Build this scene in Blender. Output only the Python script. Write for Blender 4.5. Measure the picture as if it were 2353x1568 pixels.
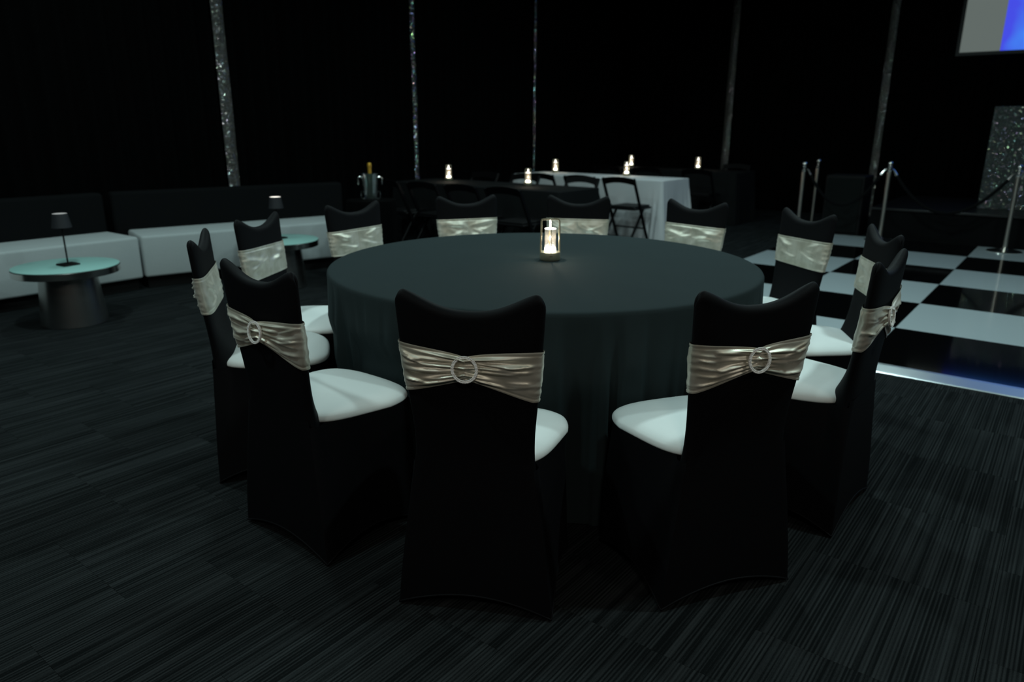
import bpy, bmesh, math, random
from math import pi, sin, cos, sqrt, atan2, radians, floor
from mathutils import Vector, Matrix, noise
random.seed(7)
for o in list(bpy.data.objects): bpy.data.objects.remove(o)
SC = bpy.context.scene
COL = SC.collection
# ------------------------------------------------------------------ axes of the room
BX, BY = 0.79160, -0.61105        # along the long tables ("s")
AX, AY = 0.61105, 0.79160         # towards the stage ("t")
RZ = atan2(BY, BX)
def ST(s, t, z=0.0): return Vector((s*BX+t*AX, s*BY+t*AY, z))
# ------------------------------------------------------------------ camera
cam = bpy.data.objects.new('camera', bpy.data.cameras.new('camera')); COL.objects.link(cam)
cam.data.sensor_width = 36; cam.data.lens = 1666.06/2353*36
P_, R_, H_ = 0.28644, 0.00356, 1.3235
fw = Vector((0, cos(P_), -sin(P_))); up = Vector((0, sin(P_), cos(P_))); rt = Vector((1, 0, 0))
rt2 = cos(R_)*rt+sin(R_)*up; up2 = -sin(R_)*rt+cos(R_)*up
cam.matrix_world = Matrix(((rt2.x, up2.x, -fw.x, 0), (rt2.y, up2.y, -fw.y, 0), (rt2.z, up2.z, -fw.z, H_), (0, 0, 0, 1)))
cam.data.dof.use_dof = True; cam.data.dof.focus_distance = 1.95; cam.data.dof.aperture_fstop = 3.0
cam.data.clip_end = 60
SC.camera = cam
# ------------------------------------------------------------------ world, exposure
w = bpy.data.worlds.new('world'); SC.world = w; w.use_nodes = True
w.node_tree.nodes['Background'].inputs[0].default_value = (0, 0, 0, 1)
w.node_tree.nodes['Background'].inputs[1].default_value = 0
SC.view_settings.view_transform = 'Standard'; SC.view_settings.look = 'None'
SC.view_settings.exposure = 0.32; SC.view_settings.gamma = 1; SC.view_settings.use_curve_mapping = False
SC.render.film_transparent = False
# ------------------------------------------------------------------ house lights (ceiling spots, all above the frame)
LC = (0.74, 1.0, 0.985)
def downlight(x, y, P, r=0.10, z=3.4, c=LC):
    l = bpy.data.lights.new('house_light', 'AREA'); l.shape = 'DISK'; l.size = 2*r; l.energy = P; l.color = c
    o = bpy.data.objects.new('house_light', l); COL.objects.link(o); o.location = (x, y, z)
LIGHTS = [(0.5, 4.6, 31), (-2.3, 3.6, 25), (-1.9, 1.3, 18), (2.4, 1.9, 30), (-2.9, 5.6, 9), (-0.6, 7.2, 7),
          (2.4, 5.6, 24), (4.6, 5.2, 13), (1.4, 8.9, 13), (4.6, 8.6, 5), (-4.6, 2.6, 10)]
for L in LIGHTS: downlight(*L)
WARM = (1., .94, .82)
for x, y, P in ((0.2, -1.6, 20), (-2.6, -.9, 14), (2.9, -.5, 14)): downlight(x, y, P, .30, 3.1, WARM)
# ------------------------------------------------------------------ materials
def mat(name):
    m = bpy.data.materials.new(name); m.use_nodes = True
    return m, m.node_tree.nodes, m.node_tree.links, m.node_tree.nodes['Principled BSDF']
def setp(b, **k):
    for a, v in k.items():
        a = a.replace('_', ' ')
        if a in b.inputs:
            b.inputs[a].default_value = (*v, 1) if isinstance(v, tuple) else v
def simple(name, col, rough=.5, metal=0., spec=.5, **k):
    m, n, l, b = mat(name)
    setp(b, Base_Color=col, Roughness=rough, Metallic=metal, Specular_IOR_Level=spec)
    for a, v in k.items(): setp(b, **{a: v})
    return m
def fabric(name, col, rough=.85, spec=.15, scale=900, bump=.15, var=.12, sheen=0., big=6):
    m, n, l, b = mat(name)
    tc = n.new('ShaderNodeTexCoord'); nz = n.new('ShaderNodeTexNoise'); nz.inputs['Scale'].default_value = scale
    nb = n.new('ShaderNodeTexNoise'); nb.inputs['Scale'].default_value = big
    l.new(tc.outputs['Object'], nz.inputs['Vector']); l.new(tc.outputs['Object'], nb.inputs['Vector'])
    mx = n.new('ShaderNodeMix'); mx.data_type = 'RGBA'
    mx.inputs[6].default_value = (*[c*(1-var) for c in col], 1); mx.inputs[7].default_value = (*[c*(1+var) for c in col], 1)
    ad = n.new('ShaderNodeMath'); ad.operation = 'ADD'; hf = n.new('ShaderNodeMath'); hf.operation = 'MULTIPLY'; hf.inputs[1].default_value = .5
    l.new(nz.outputs[0], ad.inputs[0]); l.new(nb.outputs[0], ad.inputs[1]); l.new(ad.outputs[0], hf.inputs[0])
    l.new(hf.outputs[0], mx.inputs[0]); l.new(mx.outputs[2], b.inputs['Base Color'])
    bp = n.new('ShaderNodeBump'); bp.inputs['Strength'].default_value = bump; bp.inputs['Distance'].default_value = .0006
    l.new(nz.outputs[0], bp.inputs['Height']); l.new(bp.outputs[0], b.inputs['Normal'])
    setp(b, Roughness=rough, Specular_IOR_Level=spec, Sheen_Weight=sheen)
    return m
M = {}
M['spandex'] = fabric('black_spandex', (.0040, .0042, .0052), rough=.65, spec=.10, sheen=0.0)
M['seatwhite'] = fabric('white_stretch_cover', (.88, .93, .92), rough=.5, spec=.3, var=.02, bump=.05)
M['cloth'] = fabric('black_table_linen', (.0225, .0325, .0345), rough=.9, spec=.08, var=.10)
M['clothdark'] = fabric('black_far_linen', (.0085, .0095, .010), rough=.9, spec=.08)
M['clothwhite'] = fabric('white_table_linen', (.66, .68, .70), rough=.9, spec=.1, var=.03)
M['velvetgrey'] = fabric('pale_grey_velvet', (.43, .47, .475), rough=.95, spec=.05, scale=60, big=5, var=.10, sheen=.15)
M['velvetblack'] = fabric('black_velvet', (.006, .0065, .007), rough=.95, spec=.05)
M['curtain'] = fabric('black_drape', (.0014, .0015, .0015), rough=.95, spec=.04)
M['blackmatt'] = simple('black_paint', (.004, .004, .004), .6, spec=.2)
M['blackwall'] = simple('black_wall_paint', (.0015, .0015, .0015), .9, spec=.02)
M['resin'] = simple('black_resin', (.0025, .0025, .003), .42, spec=.2)
M['vinyl'] = simple('black_vinyl', (.006, .006, .0065), .5, spec=.2)
M['chrome'] = simple('chrome', (.84, .82, .79), .17, 1.)
M['brushed'] = simple('brushed_steel', (.50, .50, .49), .27, 1.)
M['postmetal'] = simple('warm_brushed_chrome', (.84, .78, .70), .30, 1.)
M['alu'] = simple('aluminium', (.72, .78, .80), .33, 1.)
M['gold'] = simple('champagne_metal', (.46, .43, .31), .42, .8)
M['goldfoil'] = simple('gold_foil', (.75, .43, .06), .38, .75)
M['greenglass'] = simple('dark_green_glass', (.01, .03, .015), .1, spec=.6)
M['shade'] = simple('dark_grey_shade', (.022, .023, .027), .6, spec=.3)
M['teal'] = simple('frosted_teal_glass', (.34, .60, .56), .35, spec=.5)
M['tilewhite'] = simple('white_gloss_tile', (.46, .53, .56), .10, spec=.5)
M['tileblack'] = simple('black_gloss_tile', (.0022, .0022, .0025), .07, spec=.5)
M['strass'] = simple('rhinestone', (1., 1., .99), .12, .0, spec=1.)
def emis(name, col, s):
    m, n, l, b = mat(name); setp(b, Base_Color=(.0, .0, .0), Emission_Color=col, Emission_Strength=s, Roughness=.6, Specular_IOR_Level=.2); return m
M['led'] = emis('lit_led', (1., .93, .76), 9.0)
M['topglow'] = emis('painted_top_glow', (1., .96, .86), 5.0)  # emission paints the LED light caught by the lantern's lid and hanger
M['amber'] = emis('amber_reflection', (1., .50, .10), 1.3)
M['lampglow'] = emis('lit_lamp_top', (1., .97, .86), 1.6)
M['lampdim'] = emis('dim_lamp_top', (.75, .82, .80), .42)
# clear acrylic / glass as a thin glossy film over transparency
def clear(name, tint=(.95, .97, .97), refl=.10, body=(.5, .55, .55), haze=.04):
    m, n, l, b = mat(name); n.remove(b); out = n['Material Output']
    tr = n.new('ShaderNodeBsdfTransparent'); tr.inputs[0].default_value = (*tint, 1)
    gl = n.new('ShaderNodeBsdfGlossy'); gl.inputs['Roughness'].default_value = .06
    df = n.new('ShaderNodeBsdfDiffuse'); df.inputs[0].default_value = (*body, 1)
    lw = n.new('ShaderNodeLayerWeight'); lw.inputs[0].default_value = .35
    mr = n.new('ShaderNodeMapRange'); mr.inputs[3].default_value = refl; mr.inputs[4].default_value = .8
    l.new(lw.outputs['Facing'], mr.inputs[0])
    m1 = n.new('ShaderNodeMixShader'); m2 = n.new('ShaderNodeMixShader'); m2.inputs[0].default_value = haze
    l.new(mr.outputs[0], m1.inputs[0]); l.new(tr.outputs[0], m1.inputs[1]); l.new(gl.outputs[0], m1.inputs[2])
    l.new(m1.outputs[0], m2.inputs[1]); l.new(df.outputs[0], m2.inputs[2]); l.new(m2.outputs[0], out.inputs[0])
    return m
M['glass'] = clear('clear_glass', refl=.10, haze=.022, body=(.6, .58, .56))
M['acrylic'] = clear('clear_acrylic', refl=.16, haze=.035)
# satin sash
def satin():
    m, n, l, b = mat('champagne_satin')
    tc = n.new('ShaderNodeTexCoord'); nz = n.new('ShaderNodeTexNoise'); nz.inputs['Scale'].default_value = 16; nz.inputs['Detail'].default_value = 2
    l.new(tc.outputs['Object'], nz.inputs['Vector'])
    cr = n.new('ShaderNodeValToRGB'); cr.color_ramp.elements[0].color = (.63, .60, .49, 1); cr.color_ramp.elements[1].color = (.84, .81, .70, 1)
    cr.color_ramp.elements[0].position = .35; cr.color_ramp.elements[1].position = .65
    l.new(nz.outputs[0], cr.inputs[0]); l.new(cr.outputs[0], b.inputs['Base Color'])
    setp(b, Roughness=.43, Metallic=.55, Specular_IOR_Level=.6, Sheen_Weight=.2, Sheen_Roughness=.4)
    return m
M['satin'] = satin()
# sequin material: every cell tilts its own way
def glitter(name, base=(.082, .078, .071), cells=150, tilt=.9, hue=.5, mixf=.11):
    m, n, l, b = mat(name)
    tc = n.new('ShaderNodeTexCoord'); v = n.new('ShaderNodeTexVoronoi'); v.inputs['Scale'].default_value = cells
    l.new(tc.outputs['Object'], v.inputs['Vector'])
    g = n.new('ShaderNodeNewGeometry')
    s1 = n.new('ShaderNodeVectorMath'); s1.operation = 'SUBTRACT'; s1.inputs[1].default_value = (.5, .5, .5); l.new(v.outputs['Color'], s1.inputs[0])
    s2 = n.new('ShaderNodeVectorMath'); s2.operation = 'SCALE'; s2.inputs['Scale'].default_value = tilt; l.new(s1.outputs[0], s2.inputs[0])
    s3 = n.new('ShaderNodeVectorMath'); s3.operation = 'ADD'; l.new(s2.outputs[0], s3.inputs[0]); l.new(g.outputs['Normal'], s3.inputs[1])
    s4 = n.new('ShaderNodeVectorMath'); s4.operation = 'NORMALIZE'; l.new(s3.outputs[0], s4.inputs[0])
    wn = n.new('ShaderNodeTexWhiteNoise'); l.new(v.outputs['Color'], wn.inputs['Vector'])
    cmb = n.new('ShaderNodeCombineColor'); cmb.mode = 'HSV'; cmb.inputs[1].default_value = hue; cmb.inputs[2].default_value = 1.
    l.new(wn.outputs['Value'], cmb.inputs[0])
    # sequins: strong glossy flakes on a grey mesh cloth
    gl = n.new('ShaderNodeBsdfGlossy'); gl.inputs['Roughness'].default_value = .12
    l.new(cmb.outputs[0], gl.inputs[0]); l.new(s4.outputs[0], gl.inputs['Normal'])
    nz = n.new('ShaderNodeTexNoise'); nz.inputs['Scale'].default_value = cells*.5; l.new(tc.outputs['Object'], nz.inputs['Vector'])
    cr = n.new('ShaderNodeValToRGB'); cr.color_ramp.elements[0].position = .35; cr.color_ramp.elements[1].position = .7
    cr.color_ramp.elements[0].color = (*[c*.5 for c in base], 1); cr.color_ramp.elements[1].color = (*[c*1.6 for c in base], 1)
    l.new(nz.outputs[0], cr.inputs[0])
    df = n.new('ShaderNodeBsdfDiffuse'); l.new(cr.outputs[0], df.inputs[0])
    mx = n.new('ShaderNodeMixShader'); mx.inputs[0].default_value = mixf
    l.new(df.outputs[0], mx.inputs[1]); l.new(gl.outputs[0], mx.inputs[2]); n.remove(b)
    l.new(mx.outputs[0], n['Material Output'].inputs[0])
    return m
M['glitter'] = glitter('grey_sequin_cloth', hue=.25)
M['glitterthin'] = glitter('sparkling_sequin_cloth', (.06, .06, .06), 110, 1.1, .55, .45)
M['glitterbooth'] = glitter('grey_sequin_panel', (.050, .058, .057), 150, 1.0, .42, .075)
# carpet: ribs run along "t"; each tile gets its own strip pattern
def carpet():
    m, n, l, b = mat('striped_carpet')
    tc = n.new('ShaderNodeTexCoord'); oi = n.new('ShaderNodeObjectInfo')
    sep = n.new('ShaderNodeSeparateXYZ'); l.new(tc.outputs['Object'], sep.inputs[0])
    rnd = n.new('ShaderNodeMath'); rnd.operation = 'MULTIPLY'; rnd.inputs[1].default_value = 37.0; l.new(oi.outputs['Random'], rnd.inputs[0])
    def rib(sx, sy, off):
        cb = n.new('ShaderNodeCombineXYZ')
        a = n.new('ShaderNodeMath'); a.operation = 'MULTIPLY'; a.inputs[1].default_value = sx; l.new(sep.outputs['X'], a.inputs[0])
        c = n.new('ShaderNodeMath'); c.operation = 'MULTIPLY'; c.inputs[1].default_value = sy; l.new(sep.outputs['Y'], c.inputs[0])
        d = n.new('ShaderNodeMath'); d.operation = 'ADD'; d.inputs[1].default_value = off; l.new(rnd.outputs[0], d.inputs[0])
        l.new(a.outputs[0], cb.inputs[0]); l.new(c.outputs[0], cb.inputs[1]); l.new(d.outputs[0], cb.inputs[2])
        z = n.new('ShaderNodeTexNoise'); z.inputs['Scale'].default_value = 1; z.inputs['Detail'].default_value = 1.5
        l.new(cb.outputs[0], z.inputs['Vector']); return z
    r1 = rib(150, 1.0, 0); r2 = rib(38, 1.6, 11); r3 = rib(420, 300, 5); r4 = rib(5, 5, 3)
    wv = n.new('ShaderNodeMath'); wv.operation = 'SINE'; mu = n.new('ShaderNodeMath'); mu.operation = 'MULTIPLY'; mu.inputs[1].default_value = 2*pi/.0108
    l.new(sep.outputs['X'], mu.inputs[0]); l.new(mu.outputs[0], wv.inputs[0])
    def lin(parts):
        prev = None
        for src, k in parts:
            q = n.new('ShaderNodeMath'); q.operation = 'MULTIPLY'; q.inputs[1].default_value = k; l.new(src, q.inputs[0])
            if prev is None: prev = q
            else:
                a = n.new('ShaderNodeMath'); a.operation = 'ADD'; l.new(prev.outputs[0], a.inputs[0]); l.new(q.outputs[0], a.inputs[1]); prev = a
        return prev
    h = lin([(r1.outputs[0], .62), (r2.outputs[0], .36), (r3.outputs[0], .20), (wv.outputs[0], .085), (r4.outputs[0], .09)])
    cr = n.new('ShaderNodeValToRGB'); e = cr.color_ramp.elements
    e[0].position = .53; e[0].color = (.0045, .0058, .0062, 1); e[1].position = .84; e[1].color = (.026, .030, .0315, 1)
    l.new(h.outputs[0], cr.inputs[0]); l.new(cr.outputs[0], b.inputs['Base Color'])
    bp = n.new('ShaderNodeBump'); bp.inputs['Strength'].default_value = .5; bp.inputs['Distance'].default_value = .003
    l.new(h.outputs[0], bp.inputs['Height']); l.new(bp.outputs[0], b.inputs['Normal'])
    setp(b, Roughness=.95, Specular_IOR_Level=.05)
    return m
M['carpet'] = carpet()
# ------------------------------------------------------------------ mesh helpers
def tag(o, label=None, cat=None, group=None, kind=None):
    if label: o['label'] = label
    if cat: o['category'] = cat
    if group: o['group'] = group
    if kind: o['kind'] = kind
    return o
def empty(name, label=None, cat=None, loc=(0, 0, 0), rz=0., group=None, kind=None):
    o = bpy.data.objects.new(name, None); COL.objects.link(o); o.location = loc; o.rotation_euler = (0, 0, rz)
    o.empty_display_size = .1
    return tag(o, label, cat, group, kind)
def link(name, me, m, parent=None, loc=(0, 0, 0), rot=(0, 0, 0)):
    o = bpy.data.objects.new(name, me); COL.objects.link(o)
    if m is not None and not me.materials: me.materials.append(m)
    o.location = loc; o.rotation_euler = rot
    if parent: o.parent = parent
    return o
def mesh(name, vs, fs, smooth=True, sharp=None):
    me = bpy.data.meshes.new(name); me.from_pydata([tuple(v) for v in vs], [], fs); me.validate(); me.update()
    if smooth:
        me.polygons.foreach_set('use_smooth', [True]*len(me.polygons))
        if sharp:
            bm = bmesh.new(); bm.from_mesh(me)
            for e in bm.edges:
                if len(e.link_faces) == 2 and e.calc_face_angle(0) > sharp: e.smooth = False
            bm.to_mesh(me); bm.free()
    return me
class MB:
    def __init__(s): s.v = []; s.f = []
    def add(s, vs, fs):
        o = len(s.v); s.v += [Vector(v) for v in vs]; s.f += [tuple(i+o for i in f) for f in fs]; return s
    def box(s, x0, x1, y0, y1, z0, z1, mtx=None, bev=.0):
        b = min(bev, abs(x1-x0)*.45, abs(y1-y0)*.45, abs(z1-z0)*.45)
        if b <= 0:
            vs = [(x, y, z) for z in (z0, z1) for x, y in ((x0, y0), (x1, y0), (x1, y1), (x0, y1))]
            fs = [(3, 2, 1, 0), (4, 5, 6, 7), (0, 1, 5, 4), (1, 2, 6, 5), (2, 3, 7, 6), (3, 0, 4, 7)]
        else:
            def ring(k, z): return [(x0+k+b, y0+k, z), (x1-k-b, y0+k, z), (x1-k, y0+k+b, z), (x1-k, y1-k-b, z), (x1-k-b, y1-k, z), (x0+k+b, y1-k, z), (x0+k, y1-k-b, z), (x0+k, y0+k+b, z)]
            vs = ring(b, z0)+ring(0, z0+b)+ring(0, z1-b)+ring(b, z1)
            fs = [tuple(range(7, -1, -1)), tuple(range(24, 32))]
            for r in range(3):
                for i in range(8):
                    j = (i+1) % 8; fs.append((r*8+i, r*8+j, r*8+8+j, r*8+8+i))
        if mtx is not None: vs = [mtx @ Vector(v) for v in vs]
        return s.add(vs, fs)
    def lathe(s, prof, n=48, c=(0, 0, 0), cap=True):
        k = len(prof); vs = []; fs = []
        for r, z in prof:
            for i in range(n):
                a = 2*pi*i/n; vs.append((c[0]+r*cos(a), c[1]+r*sin(a), c[2]+z))
        for j in range(k-1):
            for i in range(n):
                i2 = (i+1) % n; fs.append((j*n+i, j*n+i2, j*n+n+i2, j*n+n+i))
        if cap:
            if prof[0][0] > 1e-6: fs.append(tuple(range(n-1, -1, -1)))
            if prof[-1][0] > 1e-6: fs.append(tuple((k-1)*n+i for i in range(n)))
        return s.add(vs, fs)
    def tube(s, pts, r, n=10, closed=False, flat=1.):
        pts = [Vector(p) for p in pts]; k = len(pts); vs = []; fs = []; prev = None
        for i, p in enumerate(pts):
            a = pts[(i-1) % k] if (closed or i > 0) else p; b = pts[(i+1) % k] if (closed or i < k-1) else p
            t = (b-a).normalized()
            u = (Vector((0, 0, 1)) if abs(t.z) < .95 else Vector((1, 0, 0))) if prev is None else prev
            u = (u-t*u.dot(t)).normalized(); prev = u; w_ = t.cross(u)
            rr = r[i] if isinstance(r, (list, tuple)) else r
            for j in range(n):
                q = 2*pi*j/n; vs.append(p+u*rr*cos(q)+w_*rr*flat*sin(q))
        m_ = k if closed else k-1
        for i in range(m_):
            i2 = (i+1) % k
            for j in range(n):
                j2 = (j+1) % n; fs.append((i*n+j, i*n+j2, i2*n+j2, i2*n+j))
        if not closed: fs += [tuple(range(n-1, -1, -1)), tuple((k-1)*n+j for j in range(n))]
        return s.add(vs, fs)
    def bar(s, a, b, wd, th, side=(1, 0, 0), bev=.003):
        a = Vector(a); b = Vector(b); t = (b-a); L = t.length; t.normalize()
        x = Vector(side); x = (x-t*x.dot(t)).normalized(); y = t.cross(x)
        m_ = Matrix(((x.x, y.x, t.x, a.x), (x.y, y.y, t.y, a.y), (x.z, y.z, t.z, a.z), (0, 0, 0, 1)))
        return s.box(-wd/2, wd/2, -th/2, th/2, 0, L, m_, bev)
    def build(s, name, m, parent=None, smooth=True, sharp=.6, loc=(0, 0, 0), rot=(0, 0, 0)):
        return link(name, mesh(name, s.v, s.f, smooth, sharp), m, parent, loc, rot)
def grid_faces(nu, nv, closeu=False):
    fs = []
    for j in range(nv-1):
        for i in range(nu if closeu else nu-1):
            i2 = (i+1) % nu; fs.append((j*nu+i, j*nu+i2, (j+1)*nu+i2, (j+1)*nu+i))
    return fs
def interp(tab, x):
    if x <= tab[0][0]: return tab[0][1]
    for (a, fa), (b, fb) in zip(tab, tab[1:]):
        if x <= b:
            u = (x-a)/(b-a); return fa+(fb-fa)*u
    return tab[-1][1]
def smooth_tab(tab, n=60):
    x0, x1 = tab[0][0], tab[-1][0]; xs = [x0+(x1-x0)*i/n for i in range(n+1)]
    ys = [interp(tab, x) for x in xs]
    for _ in range(6): ys = [ys[0]]+[(ys[i-1]+2*ys[i]+ys[i+1])/4 for i in range(1, n)]+[ys[-1]]
    return list(zip(xs, ys))
def copy_tree(o, parent=None):
    c = o.copy(); COL.objects.link(c)
    if parent is not None: c.parent = parent
    for ch in list(o.children): copy_tree(ch, c)
    return c
def place(o, loc, rz=0., label=None, group=None):
    o.location = loc; o.rotation_euler = (0, 0, rz)
    if label: o['label'] = label
    if group: o['group'] = group
    return o
# ------------------------------------------------------------------ ROOM SHELL
S0, S1, T0, T1, ZC = -7.1, 7.2, -4.5, 12.5, 5.2
def quadbox(name, s0, s1, t0, t1, z0, z1, m, kind='structure', parent=None, bev=0):
    b = MB().box(s0, s1, t0, t1, z0, z1, bev=bev)
    o = b.build(name, m, parent, smooth=False); o.rotation_euler = (0, 0, RZ)
    if kind: o['kind'] = kind
    return o
floor_ = empty('floor', 'dark charcoal carpet tiles with fine stripes', None, kind='structure'); floor_.rotation_euler = (0, 0, RZ)
sl = MB().box(S0-.1, S1+.1, T0-.1, T1+.1, -.12, -.008).build('subfloor', M['blackmatt'], floor_, smooth=False)
quadbox('ceiling', S0-.1, S1+.1, T0-.1, T1+.1, ZC, ZC+.1, M['blackwall'])
quadbox('wall_left', S0-.3, S0-.14, T0, T1+.3, 0, ZC, M['blackwall'])
quadbox('wall_back', S0-.3, S1+.3, T1+.14, T1+.3, 0, ZC, M['blackwall'])
quadbox('wall_right', S1, S1+.15, T0, T1+.3, 0, ZC, M['blackwall'])
quadbox('wall_front', S0-.3, S1+.3, T0-.15, T0, 0, ZC, M['blackwall'])
# carpet tiles, half a metre each
TS = .5
def st_of(x, y): return (x*BX+y*BY, x*AX+y*AY)
tile_mb = MB().box(-TS/2+.0002, TS/2-.0002, -TS/2+.0002, TS/2-.0002, -.008, 0, bev=.0004)
tile_me = mesh('carpet_tile', tile_mb.v, tile_mb.f, False); tile_me.materials.append(M['carpet'])
cells = []
cs = floor(S0/TS); 
DF_S0, DF_T0 = -2.666, 4.474
i = int(S0/TS)-1
while i*TS < S1:
    j = int(T0/TS)-1
    while j*TS < T1:
        s, t = i*TS+TS/2, j*TS+TS/2+(TS/2 if i % 2 else 0)
        j += 1
        if s < S0-.1 or t < T0-.1 or s > S1 or t > T1: continue
        if s-TS/2 > DF_S0+.02 and t-TS/2 > DF_T0+.02 and s+TS/2 < 3.7 and t+TS/2 < 9.9: continue
        p = ST(s, t); dpt = p.y*cos(P_)+H_*sin(P_)
        vis = dpt > .6 and abs(p.x) < dpt*.7062+.45 and p.y > .55
        cells.append((0 if vis else 1, p.length, s, t))
    i += 1
cells.sort()
rest = MB()
for k, (nv, d, s, t) in enumerate(cells):
    if k < 290 and nv == 0:
        o = link('carpet_tile', tile_me, None, floor_, (s, t, 0))
    else:
        rest.add([Vector(v)+Vector((s, t, 0)) for v in tile_mb.v], tile_mb.f)
o = rest.build('carpet_tiles', M['carpet'], floor_, smooth=False); o['kind'] = 'stuff'
# ------------------------------------------------------------------ BLACK DRAPES AND SEQUIN STRIPS
def drape(name, length, label, loc, rz, group, seed):
    rnd = random.Random(seed); n = max(24, int(length*42)); vs = []; zs = [0.02, .3, 1.2, 2.6, 4.2, ZC-.02]
    ph = [rnd.uniform(0, 6.28) for _ in range(4)]
    for z in zs:
        k = .75+.25*(1-z/ZC)
        for i in range(n):
            x = .004+(length-.008)*i/(n-1); y = .035*sin(x*2*pi/.17+ph[0]+1.1*sin(x*1.7+ph[1]))+.014*sin(x*2*pi/.41+ph[2]+z*.15)
            vs.append((x, y*k, z))
    o = link(name, mesh(name, vs, grid_faces(n, len(zs))), M['curtain'], None, loc, (0, 0, rz))
    return tag(o, label, 'curtain', group)
def strip(w_, loc, rz, label, gm='glitter'):
    root = empty('sequin_strip', label, 'decoration', loc, rz, 'sequin strips between the black drapes')
    n = 8; vs = []; zs = [0.01+i*(ZC-.02)/60 for i in range(61)]
    for z in zs:
        for i in range(n):
            u = i/(n-1); vs.append((u*w_, .018*sin(u*pi)+.003*sin(z*5+u*4), z))
    link('sequin_cloth', mesh('sequin_cloth', vs, grid_faces(n, len(zs))), M[gm], root)
    MB().box(.008, w_-.008, -.02, -.012, .0, ZC-.02).build('batten', M['blackmatt'], root, smooth=False)
# left wall: local x runs along +t; face (+y local is -s), so rotate so that the front looks to +s
LZ = atan2(AY, AX)
ls = [(4.275, .128), (6.975, .085), (9.62, .052)]
edges = [T0]+[e for a, w_ in ls for e in (a, a+w_)]+[T1-.12]
lab = ['black pleated drape behind the near sofa, left of every sequin strip', 'black pleated drape between the widest sequin strip and the sparkling thin one',
       'black pleated drape between the sparkling thin strip and the faintest strip', 'black pleated drape right of the faintest sequin strip, up to the room corner']
for k in range(4):
    a, b = edges[2*k], edges[2*k+1]
    drape('drape', b-a, lab[k], ST(S0+.06, a), LZ, 'black drapes around the hall', 11+k)
labs = ['widest grey sequin strip on the drapes, behind the two sofas', 'thin brightly sparkling sequin strip above the black-clothed table', 'faintest and thinnest sequin strip, above the middle lanterns']
for (a, w_), lb in zip(ls, labs): strip(w_, ST(S0+.085, a+w_), LZ+pi, lb, 'glitter' if w_ > .1 else 'glitterthin')
fs_ = [(-5.05, .125), (-2.655, .11)]
edges = [S0+.16]+[e for a, w_ in fs_ for e in (a, a+w_)]+[S1]
lab = ['black pleated drape behind the white-clothed table', 'black pleated drape behind the rope posts, between two dull sequin strips', 'black pleated drape behind the stage and projection screen']
for k in range(3):
    a, b = edges[2*k], edges[2*k+1]
    drape('drape', b-a, lab[k], ST(a, T1-.02), RZ, 'black drapes around the hall', 31+k)
labs = ['dull grey sequin strip behind the far black-clothed table', 'dull grey sequin strip above the black speaker, left of the screen']
for (a, w_), lb in zip(fs_, labs): strip(w_, ST(a+w_, T1-.045), RZ+pi, lb)
# ------------------------------------------------------------------ DANCE FLOOR
Q = .9087
dance = empty('dance_floor', 'black and white chequered dance floor of glossy panels with aluminium edge', 'dance floor', ST(0, 0), RZ)
tw = MB().box(-Q/2+.0012, Q/2-.0012, -Q/2+.0012, Q/2-.0012, 0, .02, bev=.0012)
mew = mesh('dance_tile', tw.v, tw.f, False); mew.materials.append(M['tilewhite'])
meb = mesh('dance_tile', tw.v, tw.f, False); meb.materials.append(M['tileblack'])
for i in range(-2, 5):
    for j in range(6):
        white = (i+j) % 2 == 0
        link('dance_tile', mew if white else meb, None, dance, (-.848+(i+.5)*Q, 9.926-(j+.5)*Q, .002))
def ramp(name, length, loc, rz, m):
    pr = [(0, 0), (0, .021), (.030, .0215), (.135, .009), (.145, .005), (.145, 0)]
    vs = [(x, -y, z) for x in (0, length) for y, z in pr]; n = len(pr)
    fs = [tuple(range(n)), tuple(range(2*n-1, n-1, -1))]+[(i, (i+1) % n, n+(i+1) % n, n+i)[::-1] for i in range(n)]
    return link(name, mesh(name, vs, fs, False), m, dance, loc, (0, 0, rz))
ramp('edge_ramp', 7*Q, (DF_S0, DF_T0, .0), 0, M['alu'])
MB().box(DF_S0-.025, DF_S0, DF_T0, 9.93, 0, .021, bev=.003).build('side_edge', M['blackmatt'], dance, smooth=False)
MB().box(DF_S0-.025, DF_S0+7*Q, 9.93, 9.955, 0, .021, bev=.003).build('side_edge', M['blackmatt'], dance, smooth=False)
# ------------------------------------------------------------------ STAGE, BOOTH, SPEAKER, SCREEN
stage = empty('stage', 'low black stage beyond the chequered dance floor', 'stage', ST(0, 0), RZ)
MB().box(-2.05, 6.2, 10.0, 12.2, 0, .355, bev=.004).build('skirt', M['velvetblack'], stage, smooth=False)
MB().box(-2.06, 6.21, 9.985, 12.2, .357, .385, bev=.004).build('deck', simple('stage_deck', (.006, .006, .007), .35, spec=.5), stage, smooth=False)
MB().box(-2.06, 6.21, 9.978, 9.984, .362, .383, bev=.001).build('deck_trim', simple('dull_metal_trim', (.06, .06, .06), .4, 1.), stage, smooth=False)
booth = empty('sequin_booth', 'grey sequin-covered booth front standing on the stage, cut off by the right edge', 'booth', ST(-1.0, 10.7, .386), RZ)
MB().box(0, 1.9, 0, .05, .0, 1.20, bev=.004).build('sequin_panel', M['glitterbooth'], booth, smooth=False)
MB().box(.0, 1.9, .052, .5, 0.0, 1.17, bev=.005).build('cabinet', M['blackmatt'], booth, smooth=False)
spk = empty('floor_speaker', 'black boxy floor speaker with dark grille left of the stage', 'speaker', ST(-2.4, 9.98), RZ)
MB().box(-.235, .235, .03, .48, 0, .755, bev=.012).build('cabinet', M['vinyl'], spk, smooth=False)
MB().box(-.205, .205, .012, .028, .04, .72, bev=.006).build('grille', simple('dark_grille', (.006, .0075, .0075), .8, spec=.1), spk, smooth=False)
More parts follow.
